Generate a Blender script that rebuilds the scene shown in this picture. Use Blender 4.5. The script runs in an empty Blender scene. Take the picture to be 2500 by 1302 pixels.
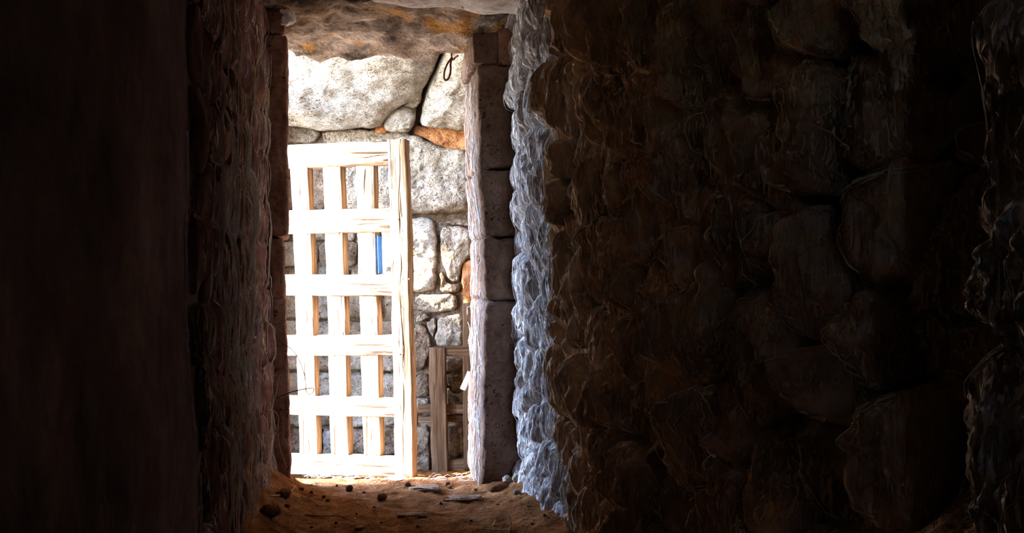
import bpy, math, random
import numpy as np
from mathutils import Matrix, Vector

# ------------------------------------------------------------------ camera, sky, sun, exposure
sc = bpy.context.scene
COL = sc.collection
F = 2200.0                      # focal length in pixels of the 2500 px wide frame
CX, CY = 1250.0, 651.0
CAMZ = 1.10
ROLL = math.radians(1.0)

cam_data = bpy.data.cameras.new('camera')
cam_data.sensor_width = 36.0
cam_data.lens = 36.0 * F / 2500.0
cam_data.clip_start = 0.02
cam_data.clip_end = 300
cam = bpy.data.objects.new('camera', cam_data)
COL.objects.link(cam)
c_, s_ = math.cos(ROLL), math.sin(ROLL)
cam.matrix_world = Matrix(((c_, s_, 0, 0), (0, 0, -1, 0), (-s_, c_, 0, CAMZ), (0, 0, 0, 1)))
sc.camera = cam

SUN_AZ = math.radians(71.5)     # degrees to the left of straight-back-towards-the-camera
SUN_EL = math.radians(34.0)
sun_dir = Vector((-math.sin(SUN_AZ) * math.cos(SUN_EL), -math.cos(SUN_AZ) * math.cos(SUN_EL), math.sin(SUN_EL)))
sd = bpy.data.lights.new('sun', 'SUN')
sd.energy = 42.0
sd.angle = math.radians(0.55)
sd.color = (1.0, 0.90, 0.76)
sun = bpy.data.objects.new('sun', sd)
COL.objects.link(sun)
sun.rotation_euler = sun_dir.to_track_quat('Z', 'Y').to_euler()

world = bpy.data.worlds.new('sky')
sc.world = world
world.use_nodes = True
wn = world.node_tree
wn.nodes.clear()
wo = wn.nodes.new('ShaderNodeOutputWorld')
bg = wn.nodes.new('ShaderNodeBackground')
sky = wn.nodes.new('ShaderNodeTexSky')
sky.sky_type = 'NISHITA'
sky.sun_disc = False
sky.sun_elevation = SUN_EL
sky.ozone_density = 3.0
sky.sun_rotation = math.atan2(sun_dir.x, sun_dir.y)
bg.inputs['Strength'].default_value = 8.0
tint = wn.nodes.new('ShaderNodeMix'); tint.data_type = 'RGBA'; tint.blend_type = 'MULTIPLY'
tint.inputs[0].default_value = 1.0; tint.inputs[7].default_value = (0.87, 0.96, 1.17, 1)
wn.links.new(sky.outputs[0], tint.inputs[6])
wn.links.new(tint.outputs[2], bg.inputs['Color'])
wn.links.new(bg.outputs[0], wo.inputs['Surface'])

# light portals: they give off nothing, they only tell the sampler where the sky can be seen from indoors
def portal(name, loc, rot, sx, sy):
    ld = bpy.data.lights.new(name, 'AREA'); ld.shape = 'RECTANGLE'; ld.size = sx; ld.size_y = sy; ld.energy = 0.0
    ld.cycles.is_portal = True
    o = bpy.data.objects.new(name, ld); COL.objects.link(o); o.location = loc; o.rotation_euler = rot
    return o
portal('portal_entrance', (-1.69, 5.12, 1.30), (0, math.radians(-90), 0), 2.9, 1.04)
portal('portal_court', (-1.69, 5.85, 2.55), (0, math.radians(-90), 0), 0.42, 0.48)
portal('portal_window', (0.225, -1.62, 1.665), (math.radians(90), 0, math.radians(180)), 0.14, 0.14)

sc.view_settings.view_transform = 'Standard'
sc.view_settings.look = 'None'
sc.view_settings.gamma = 1.0
sc.view_settings.use_curve_mapping = False
sc.view_settings.exposure = 0.7
sc.cycles.max_bounces = 5
sc.cycles.diffuse_bounces = 5
sc.cycles.adaptive_threshold = 0.02
sc.cycles.adaptive_min_samples = 32
sc.cycles.glossy_bounces = 1
sc.cycles.caustics_reflective = False
sc.cycles.caustics_refractive = False

random.seed(7)
RNG = np.random.default_rng(11)

# ------------------------------------------------------------------ projection helpers (pixels of the 2500x1302 frame -> rays)
def ray(px, py):
    u, v = (px - CX) / F, (CY - py) / F
    return np.array([u * c_ + v * s_, 1.0, -u * s_ + v * c_])

CAM = np.array([0.0, 0.0, CAMZ])

def U(px, py, Y):
    return CAM + ray(px, py) * Y

class Plane:
    """a plane in the place with two axes of its own"""
    def __init__(self, p, n, up=(0, 0, 1)):
        self.p = np.array(p, float); n = np.array(n, float); self.n = n / np.linalg.norm(n)
        u = np.cross(np.array(up, float), self.n); self.u = u / np.linalg.norm(u)
        self.v = np.cross(self.n, self.u)
    def hit(self, px, py):
        d = ray(px, py)
        t = np.dot(self.p - CAM, self.n) / np.dot(d, self.n)
        return CAM + d * t
    def uv(self, px, py):
        q = self.hit(px, py) - self.p
        return np.array([q @ self.u, q @ self.v])
    def map(self, uv, h):
        return self.p + uv[..., 0:1] * self.u + uv[..., 1:2] * self.v + h[..., None] * self.n

# ------------------------------------------------------------------ noise
_perm = np.random.default_rng(3).permutation(256)
_perm = np.concatenate([_perm, _perm, _perm])
_grad = np.random.default_rng(5).normal(size=(256, 3))
_grad /= np.linalg.norm(_grad, axis=1)[:, None]

def perlin(p):
    p = np.asarray(p, float)
    i = np.floor(p).astype(int); f = p - i; i &= 255
    w = f * f * f * (f * (f * 6 - 15) + 10)
    out = 0.0
    for dx in (0, 1):
        for dy in (0, 1):
            for dz in (0, 1):
                h = _perm[_perm[_perm[(i[..., 0] + dx) & 255] + ((i[..., 1] + dy) & 255)] + ((i[..., 2] + dz) & 255)]
                g = _grad[h]
                d = g[..., 0] * (f[..., 0] - dx) + g[..., 1] * (f[..., 1] - dy) + g[..., 2] * (f[..., 2] - dz)
                wx = w[..., 0] if dx else 1 - w[..., 0]
                wy = w[..., 1] if dy else 1 - w[..., 1]
                wz = w[..., 2] if dz else 1 - w[..., 2]
                out = out + d * wx * wy * wz
    return out * 1.6

def fbm(p, octaves=4, gain=0.5, ridged=False):
    p = np.asarray(p, float); a = 1.0; s = 0.0
    for o in range(octaves):
        n = perlin(p + 17.3 * o)
        s = s + a * ((1 - 2 * np.abs(n)) if ridged else n)
        p = p * 2.03; a *= gain
    return s

# ------------------------------------------------------------------ mesh helpers
def mesh_obj(name, verts, faces, mat, parent=None, smooth=True):
    me = bpy.data.meshes.new(name)
    me.from_pydata(np.asarray(verts, float).tolist(), [], [list(map(int, f)) for f in faces])
    if smooth:
        me.polygons.foreach_set('use_smooth', [True] * len(me.polygons))
    me.materials.append(mat)
    me.update()
    o = bpy.data.objects.new(name, me)
    COL.objects.link(o)
    if parent is not None:
        o.parent = parent
    return o

def tag(o, label=None, cat=None, group=None, kind=None):
    if label: o['label'] = label
    if cat: o['category'] = cat
    if group: o['group'] = group
    if kind: o['kind'] = kind
    return o

def empty(name, loc=(0, 0, 0)):
    o = bpy.data.objects.new(name, None)
    o.location = loc
    o.empty_display_size = 0.1
    COL.objects.link(o)
    return o

def adopt(parent, *children):
    """parent children already built in place, keeping them where they are"""
    for ch in children:
        ch.parent = parent
        ch.matrix_parent_inverse = Matrix.Translation(-Vector(parent.location))

def grid_faces(nu, nv, wrap=False):
    f = []
    for i in range(nu - 1):
        for j in range(nv if wrap else nv - 1):
            j2 = (j + 1) % nv
            f.append((i * nv + j, i * nv + j2, (i + 1) * nv + j2, (i + 1) * nv + j))
    return f

def chaikin(P, n=2, q=0.22):
    P = np.asarray(P, float)
    for _ in range(n):
        Q = np.roll(P, -1, axis=0)
        P = np.stack([P * (1 - q) + Q * q, P * q + Q * (1 - q)], 1).reshape(-1, P.shape[1])
    return P

def resample(P, n):
    P = np.asarray(P, float)
    Q = np.vstack([P, P[:1]])
    d = np.concatenate([[0], np.cumsum(np.linalg.norm(np.diff(Q, axis=0), axis=1))])
    t = np.linspace(0, d[-1], n, endpoint=False)
    return np.stack([np.interp(t, d, Q[:, k]) for k in range(P.shape[1])], 1)

CACHE = {}
def stone(name, poly, mapper, mat, parent=None, bulge=0.05, skirt=0.06, amp=0.012, freq=9.0, n=56, rings=14,
          ex=3.0, tilt=(0, 0), seed=0.0, wob=0.012, oct=4, ridge=0.0, stretch=(1, 1, 1), chk=2, q=0.22, off=0.0, gain=0.5):
    """one stone: an outline on a surface, domed towards the viewer, rough, with sides that run back into the wall"""
    P = resample(chaikin(poly, chk, q), n)
    c = P.mean(0)
    qq = np.column_stack([P * 14.0, np.full(n, seed)])
    P = P + np.stack([fbm(qq, 3), fbm(qq + 40.0, 3)], 1) * wob
    rr = np.concatenate([np.linspace(0.02, 0.8, int(rings * 0.6), endpoint=False), 0.8 + 0.2 * np.sin(np.linspace(0, math.pi / 2, rings - int(rings * 0.6)))])
    uv = c + (P - c)[None] * rr[:, None, None]
    h = bulge * np.power(np.clip(1 - rr ** ex, 0, 1), 1 / 2.2)[:, None] * np.ones(n)[None]
    d = uv - c
    h = h + (d[..., 0] * tilt[0] + d[..., 1] * tilt[1]) * (1 - rr ** 6)[:, None]
    w = mapper(uv, h * 0)
    st = np.array(stretch)
    nz = fbm(w * freq * st + seed, oct, gain)
    if ridge:
        nz = nz + ridge * (fbm(w * freq * 1.7 * st + seed + 9, 3, gain, ridged=True) - 0.6)
    h = h + amp * nz * (1 - 0.5 * rr ** 8)[:, None]
    h = h + off
    last = c + (P - c) * 0.99
    uv = np.concatenate([uv, last[None]], 0)
    h = np.concatenate([h, np.full((1, n), -skirt)], 0)
    V = mapper(uv, h).reshape(-1, 3)
    R = len(rr) + 1
    faces = grid_faces(R, n, True)
    V = np.vstack([V, V[:n].mean(0)])
    k = len(V) - 1
    faces += [(k, (j + 1) % n, j) for j in range(n)]
    if parent is not None:
        CACHE.setdefault(parent.name, []).append((V, faces))
    return mesh_obj(name, V, faces, mat, parent)

def block(name, C8, mat, parent=None, n=16, rnd=0.12, amp=0.01, freq=8.0, seed=0.0, oct=4, ridge=0.0, stretch=(1, 1, 1)):
    """a rough rounded block; C8 = corners indexed [x][y][z] as 8 points x-major"""
    C = np.array(C8, float).reshape(2, 2, 2, 3)
    t = 0.5 - 0.5 * np.cos(np.linspace(0, math.pi, n + 1)) * (0.35) - 0.0
    lin = np.linspace(0, 1, n + 1)
    t = 0.55 * lin + 0.45 * (0.5 - 0.5 * np.cos(np.pi * lin))
    idx = {}; V = []; faces = []
    def vid(a, b, c):
        k = (a, b, c)
        if k not in idx:
            idx[k] = len(V); V.append((t[a], t[b], t[c]))
        return idx[k]
    for ax in range(3):
        for side in (0, n):
            for i in range(n):
                for j in range(n):
                    def mk(i, j):
                        k = [0, 0, 0]; k[ax] = side; k[(ax + 1) % 3] = i; k[(ax + 2) % 3] = j
                        return vid(*k)
                    q = (mk(i, j), mk(i + 1, j), mk(i + 1, j + 1), mk(i, j + 1))
                    faces.append(q if side else q[::-1])
    T = np.array(V)
    lo, hi = C[0, 0, 0], C[1, 1, 1]
    size = np.array([np.linalg.norm(C[1, 0, 0] - C[0, 0, 0]), np.linalg.norm(C[0, 1, 0] - C[0, 0, 0]), np.linalg.norm(C[0, 0, 1] - C[0, 0, 0])])
    r = rnd * size.min()
    # round the edges in metric space
    X = T * size
    inner = np.clip(X, r, size - r)
    dlt = X - inner
    L = np.linalg.norm(dlt, axis=1, keepdims=True)
    X = np.where(L > 1e-9, inner + dlt / np.maximum(L, 1e-9) * np.minimum(L, r), X)
    T = X / size
    x, y, z = T[:, 0:1], T[:, 1:2], T[:, 2:3]
    W = 0
    for a in (0, 1):
        for b in (0, 1):
            for c in (0, 1):
                W = W + C[a, b, c] * (x if a else 1 - x) * (y if b else 1 - y) * (z if c else 1 - z)
    cen = W.mean(0)
    N = W - cen
    Tn = (T - 0.5) * 2
    N = np.sign(Tn) * np.abs(Tn) ** 5
    N = N / np.maximum(np.linalg.norm(N, axis=1, keepdims=True), 1e-6)
    q = W * freq * np.array(stretch) + seed
    nz = fbm(q, oct)
    if ridge:
        nz = nz + ridge * (fbm(q * 1.7 + 9, 3, ridged=True) - 0.6)
    W = W + N * (amp * nz)[:, None]
    return mesh_obj(name, W, faces, mat, parent)

def boxc(x0, x1, y0, y1, z0, z1):
    return [(x, y, z) for x in (x0, x1) for y in (y0, y1) for z in (z0, z1)]

def tube(path, rad, sides=5, jitter=0.0):
    P = np.asarray(path, float); n = len(P)
    r = np.broadcast_to(np.asarray(rad, float), (n,))
    T = np.gradient(P, axis=0); T /= np.maximum(np.linalg.norm(T, axis=1, keepdims=True), 1e-9)
    ref = np.array([0.31, 0.9, 0.13])
    A = np.cross(T, ref); A /= np.maximum(np.linalg.norm(A, axis=1, keepdims=True), 1e-9)
    B = np.cross(T, A)
    a = np.linspace(0, 2 * math.pi, sides, endpoint=False)
    V = P[:, None] + r[:, None, None] * (np.cos(a)[None, :, None] * A[:, None] + np.sin(a)[None, :, None] * B[:, None])
    f = grid_faces(n, sides, True)
    f.append(tuple(range(sides))[::-1]); f.append(tuple(range((n - 1) * sides, n * sides)))
    return V.reshape(-1, 3), f

class MB:
    def __init__(self): self.V = []; self.F = []; self.k = 0
    def add(self, V, F):
        self.V.append(np.asarray(V)); self.F += [tuple(i + self.k for i in f) for f in F]; self.k += len(V)
    def build(self, name, mat, parent=None, smooth=True):
        return mesh_obj(name, np.vstack(self.V), self.F, mat, parent, smooth)

def spline(pts, n):
    P = np.asarray(pts, float)
    if len(P) == 2:
        return P[0] + (P[1] - P[0]) * np.linspace(0, 1, n)[:, None]
    Q = np.vstack([2 * P[0] - P[1], P, 2 * P[-1] - P[-2]])
    out = []
    for t in np.linspace(0, len(P) - 1 - 1e-6, n):
        i = int(t); f = t - i
        a, b, c, d = Q[i:i + 4]
        out.append(0.5 * ((2 * b) + (c - a) * f + (2 * a - 5 * b + 4 * c - d) * f * f + (3 * b - a - 3 * c + d) * f ** 3))
    return np.array(out)

# ------------------------------------------------------------------ materials
def rgb(h):
    return tuple(((x / 255) / 12.92 if x / 255 <= 0.04045 else ((x / 255 + 0.055) / 1.055) ** 2.4) for x in h) + (1.0,)

def nt(name):
    m = bpy.data.materials.new(name); m.use_nodes = True
    t = m.node_tree; t.nodes.clear()
    out = t.nodes.new('ShaderNodeOutputMaterial'); b = t.nodes.new('ShaderNodeBsdfDiffuse')
    t.links.new(b.outputs[0], out.inputs[0])
    return m, t, b

def N(t, typ, **kw):
    n = t.nodes.new(typ)
    for k, v in kw.items():
        if k.startswith('i_'):
            n.inputs[k[2:].replace('_', ' ')].default_value = v
        else:
            setattr(n, k, v)
    return n

def ramp(t, fac, stops):
    r = t.nodes.new('ShaderNodeValToRGB')
    e = r.color_ramp.elements
    while len(e) > len(stops): e.remove(e[-1])
    while len(e) < len(stops): e.new(0.5)
    for k, (p, c) in enumerate(stops):
        e[k].position = p; e[k].color = c if len(c) == 4 else tuple(c) + (1,)
    t.links.new(fac, r.inputs[0])
    return r.outputs[0]

def coords(t, stretch=(1, 1, 1)):
    g = N(t, 'ShaderNodeNewGeometry')
    m = N(t, 'ShaderNodeMapping')
    m.inputs['Scale'].default_value = stretch
    t.links.new(g.outputs['Position'], m.inputs[0])
    return m.outputs[0]

def noise(t, vec, scale, detail=6, rough=0.6, dist=0.0):
    n = N(t, 'ShaderNodeTexNoise')
    n.inputs['Scale'].default_value = scale; n.inputs['Detail'].default_value = detail
    n.inputs['Roughness'].default_value = rough; n.inputs['Distortion'].default_value = dist
    t.links.new(vec, n.inputs['Vector'])
    return n.outputs[0]

def mixc(t, fac, a, b, mode='MIX'):
    n = N(t, 'ShaderNodeMix', data_type='RGBA', blend_type=mode)
    for s, v in ((0, fac), (6, a), (7, b)):
        if hasattr(v, 'is_output') or isinstance(v, bpy.types.NodeSocket): t.links.new(v, n.inputs[s])
        else: n.inputs[s].default_value = v
    return n.outputs[2]

def bump(t, b, hs, prev=None):
    for (h, strength, dist) in hs:
        n = N(t, 'ShaderNodeBump')
        n.inputs['Strength'].default_value = strength; n.inputs['Distance'].default_value = dist
        t.links.new(h, n.inputs['Height'])
        if prev is not None: t.links.new(prev, n.inputs['Normal'])
        prev = n.outputs[0]
    t.links.new(prev, b.inputs['Normal'])

def rock_mat(name, dark, mid, light, scale=6.0, bmp=0.5, pits=0.0, pit_scale=40.0, stain=None, rough=0.92, bdist=0.02, stretch=(1, 1, 1), web=None, webamt=0.5):
    m, t, b = nt(name)
    v = coords(t, stretch)
    n1 = noise(t, v, scale, 4, 0.62)
    n2 = noise(t, v, scale * 7, 4, 0.68)
    base = ramp(t, n1, [(0.30, dark), (0.5, mid), (0.70, light)])
    sp = ramp(t, n2, [(0.3, (0.72, 0.72, 0.72)), (0.65, (1.12, 1.12, 1.12))])
    col = mixc(t, 1.0, base, sp, 'MULTIPLY')
    if stain is not None:
        sn = noise(t, v, scale * 0.55, 3, 0.6, 0.6)
        f = ramp(t, sn, [(0.52, (0, 0, 0)), (0.62, (1, 1, 1))])
        col = mixc(t, f, col, stain)
    hm = N(t, 'ShaderNodeMath', operation='MULTIPLY_ADD'); t.links.new(n1, hm.inputs[0]); hm.inputs[1].default_value = 2.0; t.links.new(n2, hm.inputs[2])
    hs = [(hm.outputs[0], bmp, bdist)]
    if pits:
        vv = N(t, 'ShaderNodeTexVoronoi'); vv.inputs['Scale'].default_value = pit_scale
        wv = noise(t, v, 9, 1, 0.5)
        mp = N(t, 'ShaderNodeVectorMath', operation='ADD')
        t.links.new(v, mp.inputs[0]); t.links.new(wv, mp.inputs[1]); t.links.new(mp.outputs[0], vv.inputs['Vector'])
        pm = noise(t, v, pit_scale * 0.2, 1, 0.5)
        ps = N(t, 'ShaderNodeMath', operation='SUBTRACT'); t.links.new(vv.outputs['Distance'], ps.inputs[0])
        pq = N(t, 'ShaderNodeMath', operation='MULTIPLY'); t.links.new(pm, pq.inputs[0]); pq.inputs[1].default_value = pits
        t.links.new(pq.outputs[0], ps.inputs[1])
        pf = ramp(t, ps.outputs[0], [(0.0, (0, 0, 0)), (0.06, (1, 1, 1))])
        col = mixc(t, pf, mixc(t, 1.0, col, (0.45, 0.32, 0.22, 1), 'MULTIPLY'), col)
        hs.append((pf, 0.9, bdist))
    if web is not None:
        # dusty webs hanging over the face: thin vertical fibres
        vs = coords(t, (1.0, 1.0, 0.13))
        w1 = noise(t, vs, 130, 1, 0.55, 0.5)
        wr = ramp(t, w1, [(0.50, (0, 0, 0)), (0.60, (1, 1, 1))])
        w2 = noise(t, coords(t, (1, 1, 0.5)), 7, 2, 0.6)
        wm = ramp(t, w2, [(0.5 - 0.3 * webamt, (0, 0, 0)), (0.62 - 0.1 * webamt, (1, 1, 1))])
        ff = N(t, 'ShaderNodeMath', operation='MULTIPLY'); t.links.new(wr, ff.inputs[0]); t.links.new(wm, ff.inputs[1])
        col = mixc(t, ff.outputs[0], col, web)
        hs.append((ff.outputs[0], 0.7, 0.006))
    t.links.new(col, b.inputs['Color'])
    bump(t, b, hs)
    return m

def wood_mat(name, dark, mid, light, axis_z=True, crack=(0.05, 0.03, 0.02, 1), bmp=0.5, scl=1.0):
    m, t, b = nt(name)
    tc = N(t, 'ShaderNodeTexCoord')
    mp = N(t, 'ShaderNodeMapping'); t.links.new(tc.outputs['Object'], mp.inputs[0])
    mp.inputs['Scale'].default_value = (22 * scl, 22 * scl, 1.1 * scl)
    g = noise(t, mp.outputs[0], 1.6, 4, 0.62, 1.0)
    mp2 = N(t, 'ShaderNodeMapping'); t.links.new(tc.outputs['Object'], mp2.inputs[0])
    mp2.inputs['Scale'].default_value = (60 * scl, 60 * scl, 1.6 * scl)
    g2 = noise(t, mp2.outputs[0], 1.0, 3, 0.6, 0.6)
    base = ramp(t, g, [(0.3, dark), (0.5, mid), (0.7, light)])
    cr = ramp(t, g2, [(0.345, (0, 0, 0)), (0.41, (1, 1, 1))])
    col = mixc(t, cr, crack, base)
    big = noise(t, tc.outputs['Object'], 4.0, 3, 0.5)
    tone = ramp(t, big, [(0.3, (0.82, 0.78, 0.74)), (0.7, (1.1, 1.1, 1.1))])
    col = mixc(t, 1.0, col, tone, 'MULTIPLY')
    t.links.new(col, b.inputs['Color'])
    bump(t, b, [(g, bmp, 0.004), (cr, bmp, 0.004)])
    return m

def plain_mat(name, c, rough=0.9, var=0.25, scale=30):
    m, t, b = nt(name)
    v = coords(t)
    n1 = noise(t, v, scale, 5, 0.6)
    lo = tuple(x * (1 - var) for x in c[:3]) + (1,); hi = tuple(min(1, x * (1 + var)) for x in c[:3]) + (1,)
    t.links.new(ramp(t, n1, [(0.3, lo), (0.7, hi)]), b.inputs['Color'])
    bump(t, b, [(n1, 0.4, 0.004)])
    return m

WEB = (0.50, 0.48, 0.45, 1)
M = {}
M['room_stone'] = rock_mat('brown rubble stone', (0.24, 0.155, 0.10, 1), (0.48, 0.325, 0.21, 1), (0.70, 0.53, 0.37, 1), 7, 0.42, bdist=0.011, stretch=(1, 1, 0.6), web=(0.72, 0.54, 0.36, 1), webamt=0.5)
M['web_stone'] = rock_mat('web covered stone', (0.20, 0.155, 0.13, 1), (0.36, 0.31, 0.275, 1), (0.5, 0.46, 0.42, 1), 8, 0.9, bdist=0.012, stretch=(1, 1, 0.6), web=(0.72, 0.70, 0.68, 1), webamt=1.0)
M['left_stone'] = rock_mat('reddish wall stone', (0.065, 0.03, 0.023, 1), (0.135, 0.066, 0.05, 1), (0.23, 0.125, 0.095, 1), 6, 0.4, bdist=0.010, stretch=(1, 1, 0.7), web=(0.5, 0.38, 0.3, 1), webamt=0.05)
M['mortar'] = rock_mat('dark earth mortar', (0.03, 0.018, 0.012, 1), (0.07, 0.042, 0.028, 1), (0.12, 0.075, 0.05, 1), 9, 0.8)
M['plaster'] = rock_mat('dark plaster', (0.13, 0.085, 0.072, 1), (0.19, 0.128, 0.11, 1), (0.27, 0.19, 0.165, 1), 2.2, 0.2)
M['jamb'] = rock_mat('dressed jamb stone', (0.07, 0.038, 0.025, 1), (0.125, 0.074, 0.05, 1), (0.19, 0.125, 0.09, 1), 4, 0.6, pits=0.35, pit_scale=30, bdist=0.012)
M['jamb_red'] = rock_mat('red jamb stone', (0.15, 0.075, 0.05, 1), (0.27, 0.145, 0.098, 1), (0.38, 0.23, 0.165, 1), 5, 0.45, pits=0.35, pit_scale=24, bdist=0.012)
M['lintel'] = rock_mat('lintel stone', (0.04, 0.03, 0.022, 1), (0.20, 0.148, 0.105, 1), (0.37, 0.29, 0.215, 1), 6, 0.9, stain=(0.26, 0.13, 0.042, 1), bdist=0.025)
M['roof'] = rock_mat('grey roof slab', (0.25, 0.21, 0.17, 1), (0.38, 0.33, 0.28, 1), (0.5, 0.45, 0.39, 1), 4, 0.6, pits=0.25, pit_scale=20)
M['pale'] = rock_mat('pale limestone', (0.16, 0.12, 0.08, 1), (0.31, 0.255, 0.185, 1), (0.46, 0.395, 0.305, 1), 7, 1.0, pits=0.50, pit_scale=30, bdist=0.02)
M['pale_slab'] = rock_mat('pale tooled slab', (0.26, 0.215, 0.155, 1), (0.46, 0.405, 0.315, 1), (0.62, 0.56, 0.46, 1), 9, 1.0, pits=0.48, pit_scale=26, bdist=0.02, stretch=(1, 1, 2.0))
M['back_dark'] = rock_mat('brown wall stone', (0.11, 0.07, 0.04, 1), (0.22, 0.155, 0.10, 1), (0.36, 0.28, 0.20, 1), 8, 1.0, pits=0.45, pit_scale=30)
M['clay'] = rock_mat('orange clay mortar', (0.28, 0.10, 0.035, 1), (0.42, 0.18, 0.07, 1), (0.54, 0.27, 0.13, 1), 10, 0.9, pits=0.35, pit_scale=40)
M['soil'] = rock_mat('red earth floor', (0.10, 0.037, 0.012, 1), (0.20, 0.083, 0.031, 1), (0.31, 0.148, 0.065, 1), 9, 0.9, bdist=0.02)
M['ground'] = rock_mat('pale sunlit ground', (0.30, 0.24, 0.16, 1), (0.42, 0.35, 0.25, 1), (0.52, 0.45, 0.34, 1), 3, 0.5)
M['wood'] = wood_mat('weathered gate wood', (0.095, 0.052, 0.026, 1), (0.28, 0.19, 0.115, 1), (0.43, 0.335, 0.235, 1), bmp=0.8)
M['old_wood'] = wood_mat('old brown wood', (0.045, 0.025, 0.013, 1), (0.10, 0.06, 0.034, 1), (0.18, 0.118, 0.074, 1))
M['blue'] = plain_mat('painted blue skylight', (0.05, 0.17, 0.60, 1), 0.7, 0.12)
M['iron'] = plain_mat('rusted iron', (0.12, 0.05, 0.025, 1), 0.8, 0.5, 60)
M['web'] = plain_mat('dusty cobweb', (0.78, 0.76, 0.73, 1), 0.95, 0.2, 80)
M['webdark'] = plain_mat('brown dusty cobweb', (0.85, 0.69, 0.50, 1), 0.95, 0.3, 80)
M['twig'] = plain_mat('dry twig', (0.36, 0.25, 0.15, 1), 0.9, 0.3, 90)
M['twig_dark'] = plain_mat('dark dry stem', (0.10, 0.065, 0.04, 1), 0.9, 0.3, 90)
M['straw'] = plain_mat('pale straw', (0.66, 0.58, 0.44, 1), 0.9, 0.2, 90)
M['white'] = plain_mat('white chalky stone', (0.78, 0.76, 0.72, 1), 0.9, 0.08, 40)
M['clod'] = rock_mat('earth clod', (0.08, 0.03, 0.012, 1), (0.16, 0.066, 0.027, 1), (0.26, 0.12, 0.055, 1), 20, 0.8)
M['flat_stone'] = rock_mat('dusty flat stone', (0.18, 0.10, 0.055, 1), (0.32, 0.20, 0.12, 1), (0.46, 0.33, 0.22, 1), 12, 0.7)

# ------------------------------------------------------------------ layout numbers
DY = 4.40        # front of the doorway stones
DB = 4.95        # back of the doorway stones
DBL = 4.64       # the far jamb on the plaster side is thinner
BY = 6.60        # wall behind the gate

def floor_z(X, Y):
    X = np.asarray(X, float); Y = np.asarray(Y, float)
    z = np.interp(Y, [-2, 2.0, 3.4, 4.4, 4.95, 5.3, 6.0, 6.7], [0.22, 0.19, 0.105, 0.02, -0.06, -0.14, -0.28, -0.40])
    xl = -0.38 - 0.19 * Y
    xr = np.interp(Y, [-2, 1.2, 1.5, 1.9, 2.55, 3.3, 3.9, 4.42, 5], [0.56, 0.56, 0.52, 0.42, 0.30, 0.19, 0.10, 0.04, 0.1])
    ins = (Y < 4.6)
    z = z + ins * (0.12 * np.exp(-((X - xl) / 0.10) ** 2 * 0.5) + 0.05 * np.exp(-((X - xr) / 0.10) ** 2 * 0.5))
    return z

def floor_h(X, Y):
    X = np.asarray(X, float); Y = np.asarray(Y, float)
    q = np.stack([X, Y, np.zeros_like(X)], -1)
    return floor_z(X, Y) + 0.018 * fbm(q * 5, 4) + 0.006 * fbm(q * 24 + 3, 3)

# ------------------------------------------------------------------ floor and outside ground
xs = np.arange(-1.75, 1.21, 0.018); ys = np.concatenate([np.arange(-1.6, 2.2, 0.06), np.arange(2.2, 5.6, 0.014), np.arange(5.6, 6.9, 0.03)])
gx, gy = np.meshgrid(xs, ys, indexing='ij')
gz = floor_h(gx, gy)
V = np.stack([gx, gy, gz], -1).reshape(-1, 3)
floor = mesh_obj('floor', V, grid_faces(len(xs), len(ys)), M['soil'])
tag(floor, 'red-brown trodden earth floor running out under the gate', kind='structure')

xs = np.linspace(-26, -1.7, 50); ys = np.linspace(-20, 26, 60)
gx, gy = np.meshgrid(xs, ys, indexing='ij')
gz = -0.14 + 0.06 * fbm(np.stack([gx * 0.5, gy * 0.5, gx * 0], -1), 3)
o = mesh_obj('ground', np.stack([gx, gy, gz], -1).reshape(-1, 3), grid_faces(50, 60), M['ground'])
tag(o, 'pale dry sunlit ground outside the entrance', kind='structure')

# ------------------------------------------------------------------ wall surfaces
class CurveWall:
    """a vertical wall along a polyline; u runs along it, v is height, n points into the passage"""
    def __init__(self, pts, side):
        self.P = np.array(pts, float)
        d = np.linalg.norm(np.diff(self.P, axis=0), axis=1)
        self.s = np.concatenate([[0], np.cumsum(d)])
        self.side = side
    def at(self, u):
        return np.stack([np.interp(u, self.s, self.P[:, 0]), np.interp(u, self.s, self.P[:, 1])], -1)
    def normal(self, u):
        e = 0.12
        t = self.at(np.clip(u + e, 0, self.s[-1])) - self.at(np.clip(u - e, 0, self.s[-1]))
        t = t / np.maximum(np.linalg.norm(t, axis=-1, keepdims=True), 1e-9)
        return np.stack([-t[..., 1], t[..., 0]], -1) * self.side
    def map(self, uv, h):
        u = uv[..., 0]
        xy = self.at(u) + self.normal(u) * h[..., None]
        return np.concatenate([xy, uv[..., 1:2]], -1)
    def u_of_Y(self, Y):
        return np.interp(-Y, -self.P[:, 1], self.s)

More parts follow.
